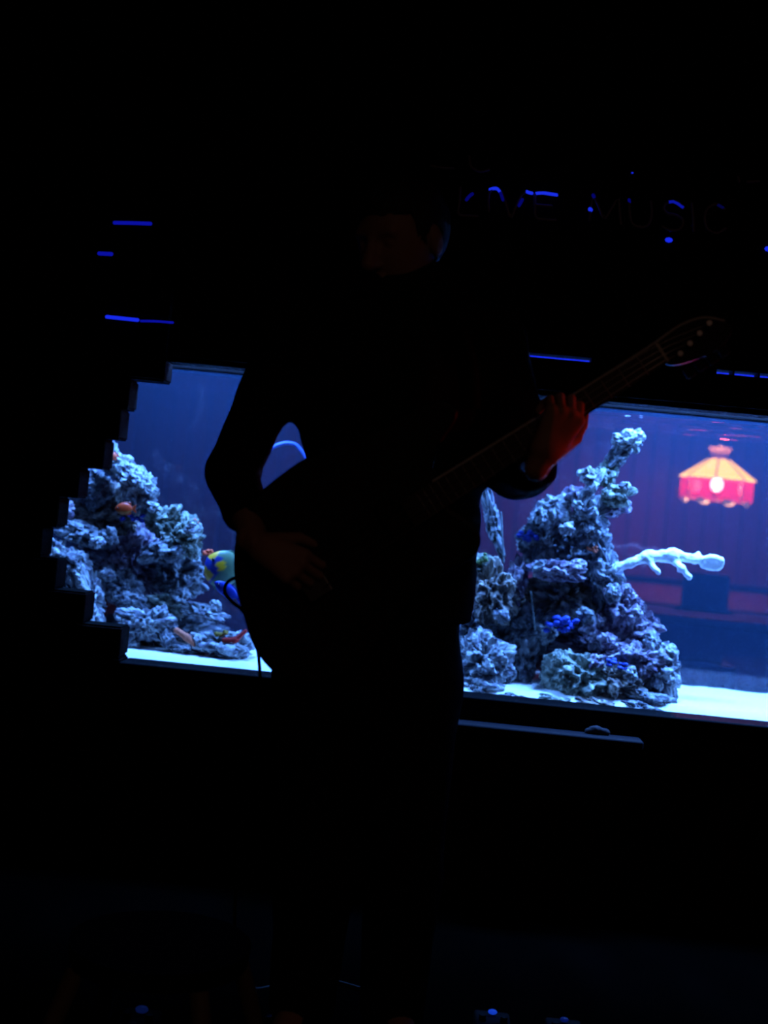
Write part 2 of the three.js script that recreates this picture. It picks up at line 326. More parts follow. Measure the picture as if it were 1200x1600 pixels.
rock('dim rock filling gap under the broad pale rock', 245, 1008, -3.90, 48, 18, 0, 'brown');
rock('sandy pale rubble rock at right foot of left pile', 344, 1010, -3.76, 44, 17, 0.15, 'pale');
rock('small pale chunk beneath the red sponge', 372, 1004, -3.80, 22, 18, 0, 'pale');
rock('low pale stone half sunk in sand, left pile', 292, 1016, -3.78, 32, 8, 0.2, 'grey');
// right pile
rock('pale branching rock at very top of right pile', 985, 690, -3.88, 22, 17, -0.5, 'pale');
rock('small pale prong left of the topmost right rock', 966, 688, -3.87, 12, 8, 0.3, 'pale');
rock('slanting rock under the topmost knob, right pile', 962, 716, -3.90, 14, 22, 0.6, 'grey');
rock('grey rock below the topmost knob, right pile', 945, 742, -3.90, 18, 22, 0.3, 'green');
rock('pale round knob heading the bright slanted finger rock', 917, 742, -3.84, 12, 13, 0, 'pale');
rock('bright slanted finger rock, upper right pile', 923, 764, -3.84, 9, 34, 0.5, 'pale', 9);
rock('grey rock jutting right with a pale tip', 963, 774, -3.86, 24, 17, -0.2, 'green');
rock('small pale tip on the jutting grey rock', 977, 760, -3.84, 9, 8, 0, 'pale');
rock('shadowed rock below the jutting grey rock', 955, 792, -3.92, 26, 18, -0.1, 'purple');
rock('rounded grey-green rock in the upper right pile', 916, 812, -3.88, 27, 34, 0.2, 'grey');
rock('pale spot-lit rock left of the finger rock', 868, 796, -3.88, 24, 20, 0.4, 'pale');
rock('small grey knob between finger rock and pale rock', 893, 776, -3.90, 16, 16, 0.4, 'purple');
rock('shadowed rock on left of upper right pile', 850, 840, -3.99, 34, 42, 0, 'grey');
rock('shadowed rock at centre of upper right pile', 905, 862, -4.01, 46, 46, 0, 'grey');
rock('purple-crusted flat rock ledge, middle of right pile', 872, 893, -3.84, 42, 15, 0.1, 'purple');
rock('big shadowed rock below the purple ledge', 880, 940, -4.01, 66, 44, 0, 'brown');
rock('dark speckled rock right of the purple ledge', 942, 902, -3.92, 24, 48, -0.2, 'grey');
rock('tall purple-grey rock on right slope, right pile', 975, 950, -3.86, 27, 40, -0.45, 'purple');
rock('purple rock on right slope above lower boulder', 1000, 985, -3.86, 32, 26, -0.5, 'purple');
rock('grey rock leaning left of the tall purple rock', 935, 985, -3.88, 26, 30, 0.5, 'purple');
rock('knobbly pale boulder at right end of right pile', 1030, 1046, -3.80, 30, 42, -0.2, 'pale');
rock('purple-grey boulder above the knobbly end boulder', 995, 1032, -3.78, 42, 28, 0.1, 'purple');
rock('large greenish boulder at foot of right pile', 902, 1060, -3.76, 48, 38, 0.1, 'green');
rock('brown boulder between the two foot boulders', 960, 1068, -3.75, 44, 33, 0, 'brown');
rock('low purple stone at front glass, right pile foot', 1012, 1090, -3.72, 40, 13, 0.1, 'grey');
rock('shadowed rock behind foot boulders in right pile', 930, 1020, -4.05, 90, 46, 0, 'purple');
rock('pale boulder at left foot beside the musician', 755, 1035, -3.76, 44, 40, 0.2, 'pale');
rock('low pale rubble in front of left foot boulder', 748, 1072, -3.70, 34, 16, 0, 'pale');
rock('brown rock beside musician at shirt hem height', 768, 930, -3.86, 36, 46, 0, 'brown');
rock('mossy green rock topping the brown rock by musician', 752, 884, -3.88, 32, 18, 0.3, 'green');
rock('steep thin slab rising beside the musician', 770, 815, -3.92, 11, 56, -0.32, 'grey', 26);
rock('thin pink-grey pillar between the two right heaps', 808, 905, -3.90, 15, 34, 0, 'purple');
rock('blue-grey rock low between the two right heaps', 830, 985, -3.92, 32, 34, 0.4, 'grey');
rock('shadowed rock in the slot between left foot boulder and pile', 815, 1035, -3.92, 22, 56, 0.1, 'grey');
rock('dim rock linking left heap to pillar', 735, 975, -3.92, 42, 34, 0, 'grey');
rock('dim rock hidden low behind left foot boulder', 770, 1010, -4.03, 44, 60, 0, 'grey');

// low stones lying against the front glass at the foot of the right pile
rock('low stone at front glass next to musician hip', 742, 1086, -3.675, 30, 8, 0.09, 'green');
rock('low stone at front glass left of dark slot', 800, 1090, -3.675, 28, 8, 0.09, 'grey');
rock('low stone at front glass under greenish foot boulder', 868, 1096, -3.675, 36, 9, 0.09, 'green');
rock('low stone at front glass under brown foot boulder', 938, 1102, -3.675, 36, 9, 0.09, 'brown');
rock('low stone at front glass nearest the bare white sand', 1002, 1106, -3.675, 32, 9, 0.09, 'grey');
// loose lumps wedged between the bigger rocks
for (const [px, py, z, rad, tint, where] of [
  [212, 748, -3.82, 12, 'pale', 'right of the tip of left pile'],
  [238, 792, -3.84, 10, 'pale', 'above the green shoulder of left pile'],
  [172, 838, -3.84, 13, 'grey', 'at the right end of the flat grey ledge, left pile'],
  [152, 848, -3.80, 11, 'pale', 'just below the flat grey ledge, left pile'],
  [302, 862, -3.82, 12, 'green', 'under the jutting rock beside the angelfish'],
  [250, 958, -3.78, 12, 'pale', 'on top of the broad pale rock over left sand'],
  [166, 898, -3.84, 12, 'pale', 'beside the head of leaning rock column'],
  [338, 946, -3.84, 9, 'pale', 'on the tip of the long low ledge, left pile'],
  [262, 998, -3.75, 12, 'grey', 'under the broad pale rock over left sand'],
  [314, 1000, -3.74, 11, 'pale', 'behind the sandy rubble, left pile foot'],
  [150, 968, -3.78, 13, 'pale', 'at foot of the leaning rock column'],
  [300, 826, -3.80, 10, 'pale', 'on the jutting rock beside the angelfish'],
  [272, 800, -3.86, 11, 'green', 'topping the green shoulder of left pile'],
]) rock('small craggy lump ' + where, px, py, z, rad * 1.15, rad * 0.9, px * 0.7, tint);
for (const [px, py, z, rad, tint, where] of [
  [846, 806, -3.84, 11, 'grey', 'on left crown of upper right pile'],
  [884, 826, -3.82, 11, 'pale', 'in front of upper right pile below finger rock'],
  [934, 834, -3.84, 10, 'grey', 'right of the scattered blue dots, right pile'],
  [903, 790, -3.84, 10, 'pale', 'at base of the bright finger rock'],
  [843, 884, -3.80, 10, 'pale', 'on left end of the purple ledge'],
  [902, 884, -3.80, 11, 'purple', 'on right end of the purple ledge'],
  [958, 926, -3.80, 12, 'pale', 'just below the white coral root'],
  [990, 962, -3.79, 13, 'purple', 'on tall purple slope of right pile'],
  [1020, 1004, -3.78, 13, 'pale', 'on right slope above the end boulder'],
  [872, 1030, -3.72, 12, 'green', 'crowning the greenish foot boulder'],
  [932, 1036, -3.72, 13, 'purple', 'between purple slope and greenish foot boulder'],
  [1042, 1018, -3.76, 12, 'pale', 'on top of the knobbly end boulder'],
  [985, 1056, -3.70, 12, 'pale', 'in front of brown foot boulder'],
  [782, 962, -3.78, 12, 'grey', 'on brown rock beside the musician'],
  [742, 1006, -3.72, 13, 'pale', 'on top of left foot boulder by musician'],
  [796, 1052, -3.80, 11, 'grey', 'in the dark slot beside left foot boulder'],
  [856, 992, -3.84, 13, 'grey', 'below the vivid blue polyp cluster'],
  [916, 962, -3.84, 13, 'grey', 'right of the vivid blue polyp cluster'],
  [948, 1002, -3.78, 12, 'purple', 'left of purple slope, low in right pile'],
  [1052, 1062, -3.76, 12, 'pale', 'on right face of the knobbly end boulder'],
]) rock('small craggy lump ' + where, px, py, z, rad * 1.15, rad * 0.9, px * 0.7, tint);
// white branching coral reaching right from the rock
{
  const z0 = -3.85, q = (u, v, dz = 0) => at(u, v, z0 + dz);
  const B = [
    [q(950, 892, -0.03), q(985, 880), 9, 8], [q(985, 880), q(1012, 869), 8, 10], [q(1012, 869), q(1052, 868), 10, 12], [q(1052, 868), q(1088, 874), 12, 7], [q(1088, 874), q(1112, 876), 7, 7], [q(1112, 872, 0.01), q(1126, 876, 0.01), 8, 8],
    [q(1048, 868), q(1064, 888, 0.03), 7, 6], [q(1064, 888, 0.03), q(1077, 902, 0.03), 6, 5.5], [q(1008, 870), q(1028, 894, 0.03), 6, 5], [q(968, 884), q(962, 890), 6, 5], [q(1086, 872), q(1091, 864), 4, 3.5], [q(1100, 884), q(1122, 886), 7, 8],
  ].map(([a, b, r, s]) => [a, b, r * 0.84 * mpp(z0), s * 0.84 * mpp(z0)]);
  const lo = q(940, 920, -0.07), hi = q(1145, 850, 0.07);
  const g = netMesh((x, y, z) => { let d = 1; for (const [a, b, r, s] of B) d = smin(d, cone(x, y, z, a, b, r, s), 0.012); return d + 0.006 * fbm(x * 50, y * 50, z * 50, 2) + 0.0018 * N3(x * 260, y * 260, z * 260); },
    V(Math.min(lo.x, hi.x), Math.min(lo.y, hi.y) - 0.03, z0 - 0.09), V(Math.max(lo.x, hi.x), Math.max(lo.y, hi.y) + 0.03, z0 + 0.09), 0.0035);
  single('branch_coral', g, M.coralWhite, 'brilliant white branching coral reaching right from the reef', 'coral');
}
// small corals and sponges
function polyps(name, label, px, py, z, spread, n, r, m, seed) {
  const t = thing(name, label, 'coral', at(px, py, z)), R = rng(seed), g = new THREE.SphereGeometry(1, 10, 8);
  for (let i = 0; i < n; i++) { const o = mesh('polyp', g, m, t), k = r * (0.7 + 0.6 * R()); o.scale.set(k, k * 0.7, k); o.position.set((R() - 0.5) * spread * 2, (R() - 0.5) * spread, (R() - 0.5) * spread * 0.4); }
  return t;
}
polyps('polyp_coral', 'vivid blue polyp cluster low in the right reef pile', 878, 976, -3.80, 0.045, 27, 0.0095, mat(0.02, 0.06, 0.45, 0.7), 3);
polyps('polyp_coral', 'blue polyps on the left side of upper right pile', 826, 838, -3.90, 0.03, 17, 0.0082, mat(0.018, 0.05, 0.38, 0.7), 4);
polyps('polyp_coral', 'blue polyps on purple boulder near right pile foot', 966, 1040, -3.70, 0.03, 15, 0.0075, mat(0.025, 0.06, 0.38, 0.7), 5);
polyps('polyp_coral', 'pale blue dots scattered over dark right pile heart', 905, 862, -3.87, 0.075, 23, 0.0048, mat(0.3, 0.36, 0.45, 0.7), 6);
polyps('polyp_coral', 'dark blue polyps under the orange fish', 208, 806, -3.86, 0.035, 17, 0.0082, mat(0.014, 0.03, 0.3, 0.7), 7);
polyps('polyp_coral', 'orange polyps at the right edge of left pile', 326, 863, -3.84, 0.016, 11, 0.0068, mat(0.8, 0.09, 0.02, 0.7), 8);
polyps('polyp_coral', 'small orange-red polyps above the jutting left rock', 304, 815, -3.86, 0.012, 8, 0.0061, mat(0.8, 0.06, 0.015, 0.7), 9);
polyps('polyp_coral', 'yellow-green polyps on rubble by the red sponge', 345, 990, -3.73, 0.018, 13, 0.0075, mat(0.45, 0.26, 0.03, 0.7), 10);
polyps('polyp_coral', 'pink polyps on right slope near white coral', 926, 858, -3.84, 0.016, 10, 0.0061, mat(0.6, 0.12, 0.05, 0.7), 12);
polyps('polyp_coral', 'green polyp mat on rock beside the musician', 745, 872, -3.82, 0.03, 20, 0.0075, mat(0.10, 0.15, 0.03, 0.7), 13);
function blob(name, label, category, list, m, z, k = 0.01) {
  const B = list.map(([x0, y0, x1, y1, r, s]) => [at(x0, y0, z), at(x1, y1, z), r * mpp(z), s * mpp(z)]), bb = new THREE.Box3();
  for (const [a, b] of B) { bb.expandByPoint(a); bb.expandByPoint(b); }
  bb.expandByScalar(0.03);
  return single(name, netMesh((x, y, zz) => { let d = 1; for (const [a, b, r, s] of B) d = smin(d, cone(x, y, zz, a, b, r, s), k); return d + 0.0016 * N3(x * 120, y * 120, zz * 120); }, bb.min, bb.max, 0.0028), m, label, category);
}
blob('red_sponge', 'red finger sponge lying on rubble near the musician', 'sponge', [[350, 1000, 368, 1000, 4, 4], [368, 1000, 384, 986, 4, 3]], mat(0.5, 0.015, 0.008, 0.8), -3.72);
blob('pink_sponge', 'pale pink branch slanting to the sand, left pile', 'sponge', [[276, 985, 292, 996, 5, 5], [292, 996, 303, 1008, 5, 3]], mat(0.6, 0.15, 0.07, 0.8), -3.73);
blob('sea_whip', 'thin pale stem hanging in the middle of right pile', 'coral', [[830, 925, 836, 985, 1.6, 1.6]], mat(0.14, 0.16, 0.15, 0.8), -3.80);
blob('sea_whip', 'thin pale curved stem beside the musician', 'coral', [[783, 800, 787, 880, 1.6, 1.6]], mat(0.14, 0.16, 0.15, 0.8), -3.84);
{ // arched blue hose seen between arm and torso
  const p = (u, v) => at(u, v, -4.0);
  single('blue_hose', capTube([p(415, 706), p(430, 697), p(446, 692.5), p(460, 694), p(470, 703), p(480, 718), p(490, 740)], 0.0065, 40), mat(0.06, 0.11, 0.42, 0.5), 'bright blue curved hose between the arm and torso', 'hose');
}
// fish
function fish(name, label, px, py, z, len, hgt, turn, yaw, paint, finMat) {
  const t = thing(name, label, 'fish', at(px, py, z), 'fish in the tank'), L = len * mpp(z), Hh = hgt * mpp(z);
  const g = new THREE.SphereGeometry(1, 40, 24).rotateZ(Math.PI / 2), p = g.attributes.position, col = new Float32Array(p.count * 3);
  for (let i = 0; i < p.count; i++) {
    const x = p.getX(i), y = p.getY(i), zz = p.getZ(i), k = x < 0 ? 1 - 0.35 * x * x * x * x : 1 - 0.62 * x * x * x;
    const c = paint(x, y); col.set(c, i * 3);
    p.setXYZ(i, x * L * 0.42, y * k * Hh * 0.5, zz * k * Hh * 0.19);
  }
  g.setAttribute('color', new THREE.BufferAttribute(col, 3)); g.computeVertexNormals();
  mesh('body', g, mat(1, 1, 1, 0.45, { vertexColors: true }), t);
  const ext = (pts) => { const s = new THREE.Shape(); pts.forEach(([x, y], i) => i ? s.lineTo(x * L, y * Hh) : s.moveTo(x * L, y * Hh)); return new THREE.ExtrudeGeometry(s, { depth: 0.0015, bevelEnabled: true, bevelSize: 0.0006, bevelThickness: 0.0006, bevelSegments: 1 }).translate(0, 0, -0.00075); };
  mesh('tail_fin', ext([[0.34, 0.12], [0.40, 0.16], [0.55, 0.36], [0.50, 0], [0.55, -0.36], [0.40, -0.16], [0.34, -0.12]]), finMat, t);
  mesh('dorsal_fin', ext([[-0.22, 0.36], [-0.1, 0.52], [0.1, 0.56], [0.30, 0.5], [0.32, 0.2], [0.1, 0.3]]), finMat, t);
  mesh('anal_fin', ext([[-0.02, -0.4], [0.1, -0.54], [0.30, -0.48], [0.32, -0.2], [0.1, -0.3]]), finMat, t);
  for (const s of [-1, 1]) mesh('eye', new THREE.SphereGeometry(0.035 * L, 10, 8).translate(-0.29 * L, 0.06 * Hh, s * 0.125 * Hh), mat(0.01, 0.01, 0.01, 0.2), t);
  t.rotation.set(0, yaw, turn); return t;
}
const orange = [0.62, 0.05, 0.003];
fish('orange_fish', 'orange fish hovering in the left reef pile', 194, 795, -3.74, 34, 19, 0.1, 0.2, (x, y) => y > -0.35 ? orange : [0.36, 0.09, 0.01], mat(0.6, 0.05, 0.003, 0.5));
fish('pink_fish', 'small pinkish orange fish at left pile peak', 177, 713, -3.74, 17, 12, 0.3, 0.5, () => [0.95, 0.13, 0.05], mat(0.9, 0.12, 0.045, 0.5));
fish('angelfish', 'teal angelfish with blue and yellow patches behind musician', 348, 889, -3.74, 72, 60, -0.55, 0.15, (x, y) => {
  if (x < -0.62 && y > 0.05) return [0.85, 0.42, 0.006];
  if (Math.hypot((x + 0.16) / 0.25, (y - 0.10) / 0.27) < 1) return [0.88, 0.45, 0.006];
  if (x < -0.2 && y < -0.48) return [0.6, 0.32, 0.012];
  if (x < -0.1 && y < 0.42) return [0.006, 0.025, 0.22];
  return [0.12, 0.19, 0.085];
}, mat(0.10, 0.19, 0.09, 0.5));
fish('blue_tang', 'vivid blue fish just below the angelfish', 354, 922, -3.68, 54, 20, -0.5, 0.1, () => [0.004, 0.03, 0.34], mat(0.004, 0.026, 0.3, 0.5));

// ---------------------------------------------------------------- room behind the tank
const farWall = new THREE.Group(); farWall.name = 'wall_far'; scene.add(farWall);
farWall.userData = { kind: 'structure', label: 'red-brown boarded wall of the room behind the aquarium', category: 'wall' };
mesh('wall_core', box(XL, XR, 0, CEIL, -10.2, -10.03), M.plaster, farWall);
{ const R = rng(5); for (let i = 0, x = XL; x < XR - 0.01; i++, x += 0.15) { const b = mesh('board', new RoundedBoxGeometry(0.142, CEIL, 0.03, 1, 0.006), M.wallWood[Math.floor(R() * 3)], farWall); b.position.set(x + 0.075, CEIL / 2, -10.015 + 0.004 * R()); } }
struct('wall_behind_tank', box(XL, XR, 0, SILL - 0.07, ZB - 0.12, ZB - 0.03), M.plaster);
struct('wall_over_tank', box(XL, XR, 1.50, CEIL, ZB - 0.12, ZB - 0.04), M.plaster);
struct('wall_beside_tank', box(XL, XA - 0.02, SILL - 0.07, 1.50, ZB - 0.12, ZB - 0.03), M.plaster);
{ // wooden counter along the far wall seen through the tank
  const b = thing('wooden_counter', 'red-brown wooden counter along far wall seen through tank', 'counter', V(1.75, 0, -9.75));
  mesh('countertop', box(-1.0, 1.0, 0.735, 0.765, -0.24, 0.24, 0.008), M.tableWood, b);
  mesh('front_board', box(-0.98, 0.98, 0.585, 0.735, 0.17, 0.2, 0.004), mat(0.55, 0.28, 0.13, 0.55, { map: grainTex }), b);
  mesh('lower_panel', box(-0.98, 0.98, 0, 0.585, 0.12, 0.15), M.tableWood, b);
}
{ // dark chair and table standing in front of it
  const p = at(1104, 905, -6.4), c = thing('dark_chair', 'dark high-backed chair silhouetted through the tank below lamp', 'chair', V(p.x, 0, -6.4));
  mesh('backrest', box(-0.12, 0.12, 0.46, p.y + 0.03, -0.02, 0.02, 0.018), M.tableWood, c);
  mesh('seat', box(-0.2, 0.2, 0.42, 0.46, -0.4, 0.02, 0.01), M.tableWood, c);
  for (const x of [-0.17, 0.17]) for (const z of [-0.37, -0.01]) mesh('leg', box(x - 0.018, x + 0.018, 0, 0.42, z - 0.018, z + 0.018), M.tableWood, c);
  const q = at(1130, 962, -5.9), t = thing('dark_table', 'dark table seen dimly through the tank over the sand', 'table', V(q.x + 0.1, 0, -5.9));
  mesh('tabletop', box(-0.62, 0.75, q.y - 0.04, q.y, -0.35, 0.35, 0.01), M.tableWood, t);
  mesh('apron', box(-0.55, 0.68, q.y - 0.16, q.y - 0.04, -0.3, 0.3), M.tableWood, t);
  for (const x of [-0.5, 0.62]) for (const z of [-0.27, 0.27]) mesh('leg', box(x - 0.03, x + 0.03, 0, q.y - 0.16, z - 0.03, z + 0.03), M.tableWood, t);
}
{ // stained-glass pendant
  const ZL = -7.6, m = mpp(ZL), c = at(1121, 748, ZL), lamp = thing('pendant_lamp', 'glowing amber and red stained-glass pendant lamp seen through tank', 'lamp', c);
  const R1 = 59 * m, R0 = 17 * m, h = 30 * m, RS = 55 * m, hs = 34 * m, n = 8, off = Math.PI / 8 + 0.12;
  const amber = mat(0.30, 0.16, 0.03, 0.6, { transmission: 0.5, thickness: 0, emissive: C(1, 0.52, 0.03), emissiveIntensity: 4.4 });
  const ruby = mat(0.92, 0.24, 0.36, 0.06, { transmission: 0.972, thickness: 0, emissive: C(1, 0.01, 0.14), emissiveIntensity: 0.13 });
  const lead = mat(0.03, 0.02, 0.02, 0.6), pearl = mat(0.10, 0.07, 0.06, 0.6, { emissive: C(1, 0.5, 0.4), emissiveIntensity: 0.25 });
  const P = (a, r, y) => V(Math.sin(a) * r, y, Math.cos(a) * r);
  const quad = (a, b, c2, d) => { const g = new THREE.BufferGeometry(), nrm = V(0, 0, 0).crossVectors(b.clone().sub(a), d.clone().sub(a)).normalize().multiplyScalar(0.002); const v = [a, b, c2, d, ...[a, b, c2, d].map((w) => w.clone().sub(nrm))]; g.setAttribute('position', new THREE.Float32BufferAttribute(v.flatMap((w) => w.toArray()), 3)); g.setIndex([0, 1, 2, 0, 2, 3, 4, 6, 5, 4, 7, 6, 0, 4, 5, 0, 5, 1, 1, 5, 6, 1, 6, 2, 2, 6, 7, 2, 7, 3, 3, 7, 4, 3, 4, 0]); const u = g.toNonIndexed(); u.computeVertexNormals(); return u; };
  for (let i = 0; i < n; i++) {
    const a = off + i / n * Math.PI * 2 + 0.025, b = off + (i + 1) / n * Math.PI * 2 - 0.025;
    mesh('amber_panel', quad(P(a, R1, 0), P(b, R1, 0), P(b, R0, h), P(a, R0, h)), amber, lamp);
    mesh('ruby_panel', quad(P(a, RS, -hs), P(b, RS, -hs), P(b, RS, -0.004), P(a, RS, -0.004)), ruby, lamp);
    mesh('lead_strip', merge([tube([P(a - 0.025, R1, 0), P(a - 0.025, (R1 + R0) / 2, h / 2), P(a - 0.025, R0, h)], 0.0045, 6, 6), tube([P(a - 0.025, RS, -hs), P(a - 0.025, RS, -hs / 2), P(a - 0.025, RS, 0)], 0.0045, 6, 6)]), lead, lamp);
    const mid = (a + b) / 2, pe = mesh('pearl_drop', new THREE.SphereGeometry(1, 14, 8), pearl, lamp); pe.scale.set(9 * m, 4 * m, 2 * m); pe.position.copy(P(mid, RS * 0.93, -hs - 2 * m)); pe.rotation.y = mid;
  }
  const crown = []; for (let i = 0; i <= 16; i++) { const t = i / 16; crown.push(new THREE.Vector2((12 + 6 * t * t) * m, h + t * 18 * m)); }
  mesh('crown', new THREE.LatheGeometry(crown, 24), mat(0.35, 0.16, 0.10, 0.5, { side: THREE.DoubleSide }), lamp);
  mesh('finial', new THREE.SphereGeometry(4 * m, 12, 8).translate(0, h + 22 * m, 0), mat(0.5, 0.25, 0.15, 0.4), lamp);
  mesh('cord', tube([V(0, h + 20 * m, 0), V(0, 0.8, 0), V(0, CEIL - c.y, 0)], 0.004, 8, 6), lead, lamp);
  const bulb = mesh('bulb', new THREE.SphereGeometry(9.5 * m, 20, 14).scale(1, 1.2, 1).translate(0, -9 * m, 0), mat(1, 0.9, 0.7, 0.5, { emissive: C(1, 0.78, 0.35), emissiveIntensity: 70 }), lamp);
  mesh('socket', new THREE.CylinderGeometry(5 * m, 5 * m, 16 * m, 12).translate(0, 9 * m, 0), lead, lamp);
  const l = new THREE.PointLight(C(1, 0.55, 0.25), 4.4, 0, 2); l.position.copy(c).add(V(0, -9 * m, 0)); l.shadow.radius = 2; l.castShadow = true; scene.add(l);
}

// ---------------------------------------------------------------- neon sign
{
  const ZN = ZF + 0.03, p = (u, v) => at(u, v, ZN), sign = thing('neon_sign', 'unlit neon letters LIVE MUSIC with added blue glints high on dark wall', 'sign', p(930, 330));
  const rel = (q) => q.clone().sub(sign.position), R = 0.0035;
  const stroke = (name, pts, m, r = R) => mesh(name, capTube(pts.map(([u, v]) => rel(p(u, v))), r, 28), m, sign);
  const letter = (paths) => { for (const k of paths) stroke('letter_tube', k, M.neonGlass); };
  letter([[[719, 293], [718, 314], [717, 335], [732, 337], [746, 338]]]);                                              // L
  letter([[[764, 330], [763, 315], [765, 300], [770, 295], [777, 294], [783, 298], [790, 316], [798, 341], [806, 322], [814, 306], [822, 299]]]);   // I and V in one bend
  letter([[[872, 304], [855, 302], [838, 300], [836, 320], [838, 340], [852, 343], [868, 344]], [[838, 320], [850, 321], [862, 322]]]);   // E
  letter([[[921, 344], [923, 326], [927, 307], [935, 322], [944, 342], [955, 326], [966, 310], [968, 330], [970, 350]]]);   // M
  letter([[[983, 312], [984, 334], [988, 349], [1001, 355], [1013, 351], [1018, 336], [1017, 315]]]);                   // U
  letter([[[1068, 325], [1060, 316], [1046, 315], [1037, 324], [1042, 333], [1056, 336], [1067, 344], [1064, 356], [1050, 360], [1035, 354]]]);   // S
  letter([[[1081, 318], [1083, 340], [1084, 361]]]);                                                                   // I
  letter([[[1132, 327], [1120, 319], [1106, 325], [1101, 341], [1106, 358], [1120, 364], [1134, 357]]]);                // C
  const M2 = M.neonGlass;
  stroke('upper_tube', [[674, 259], [690, 262], [708, 263]], M2); stroke('upper_tube', [[733, 245], [736, 260], [750, 268], [764, 265]], M2); stroke('upper_tube', [[1153, 276], [1155, 284]], M2); stroke('upper_tube', [[1168, 284], [1186, 283]], M2);
  const lit = (pts, m = M.glintBlue, r = 0.0046) => stroke('glint_tube', pts, m, r);  // glowing segments stand in for blue reflections on the unlit glass
  lit([[729, 312], [733, 307], [738, 303]], M.glintDim);
  lit([[766, 296], [771, 294.5], [777, 295], [781, 299]]); lit([[782, 301], [784, 306], [786, 312]], M.glintDim);
  lit([[823, 299.5], [827, 301], [831, 302]]); lit([[811, 321], [814, 316], [816, 312]], M.glintDim);
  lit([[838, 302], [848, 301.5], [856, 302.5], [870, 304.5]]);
  lit([[927, 305], [928, 308]], M.glintDim, 0.005); lit([[922, 327], [923, 328]], M.glintBlue, 0.006);
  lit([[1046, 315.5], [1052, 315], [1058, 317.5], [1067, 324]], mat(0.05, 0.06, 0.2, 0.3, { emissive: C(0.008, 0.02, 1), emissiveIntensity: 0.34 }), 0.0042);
  lit([[983, 312], [983.5, 316]], M.glintDim, 0.004); lit([[1122, 320], [1130, 325]], mat(0.05, 0.06, 0.2, 0.3, { emissive: C(0.01, 0.02, 1), emissiveIntensity: 0.04 }), 0.004);
  for (const [u, v] of [[717, 330], [798, 335], [836, 330], [944, 336], [1001, 352], [1050, 358], [1083, 350], [1106, 356]]) { const q = rel(p(u, v)); mesh('tube_support', new THREE.CylinderGeometry(0.002, 0.002, 0.03, 6).rotateX(Math.PI / 2).translate(q.x, q.y, q.z - 0.015), M.neonGlass, sign); }
  const d = (label, u, v, r) => { const o = single('blue_glow_bead', new THREE.OctahedronGeometry(r, 1).scale(1.2, 0.8, 0.5), M.actinic, label, 'light'); o.position.copy(at(u, v, ZF + 0.006)); return o; };  // glowing beads stand for spots of leaked blue light
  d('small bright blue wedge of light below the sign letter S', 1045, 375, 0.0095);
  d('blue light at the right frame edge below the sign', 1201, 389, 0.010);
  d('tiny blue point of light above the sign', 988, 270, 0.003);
}

// ---------------------------------------------------------------- musician
const ZP = -2.43, m1 = mpp(ZP);
const person = thing('person', 'standing musician in dark shirt and trousers playing bass, silhouetted', 'person', V(at(565, 1100, ZP).x, 0, ZP));
const off = person.position.clone().negate();
const J = {
  S1: at(458, 520, ZP + 0.01), E1: at(363, 738, ZP + 0.03), W1: at(398, 848, -2.235), S2: at(768, 530, ZP), E2: at(814, 726, -2.43), W2: at(846, 712, -2.205),
  neck: at(612, 500, ZP), skull: at(618, 440, -2.41), head: at(626, 381, -2.40),
  H1: at(508, 1065, ZP), H2: at(640, 1068, ZP), K1: at(492, 1370, ZP + 0.03), K2: at(628, 1372, ZP - 0.02),
};
J.A1 = V(J.K1.x - 0.005, 0.09, ZP - 0.02); J.A2 = V(J.K2.x + 0.005, 0.09, ZP - 0.05); J.T1 = V(J.A1.x - 0.05, 0.03, ZP + 0.17); J.T2 = V(J.A2.x + 0.06, 0.03, ZP + 0.14);
const torso = [[612, 545, 150], [613, 610, 158], [614, 660, 146], [616, 720, 137], [606, 860, 141], [596, 950, 142]].map(([u, v, w]) => [at(u, v, ZP), w * m1]);
function torsoD(x, y, z, grow) {
  let d = 1;
  for (let i = 0; i + 1 < torso.length; i++) { const [a, r] = torso[i], [b, s] = torso[i + 1]; d = Math.min(d, cone(x, y, z, V(a.x, a.y, a.z), V(b.x, b.y, b.z), r + grow, s + grow, 1.45)); }
  return smin(d, cone(x, y, z, J.S1, J.S2, 0.055 + grow, 0.055 + grow), 0.06);
}
const NK0 = at(612, 520, ZP), NK1 = at(614, 478, ZP);
const headQ = new THREE.Quaternion().setFromEuler(new THREE.Euler(0.30, -0.62, 0.02, 'YXZ'));
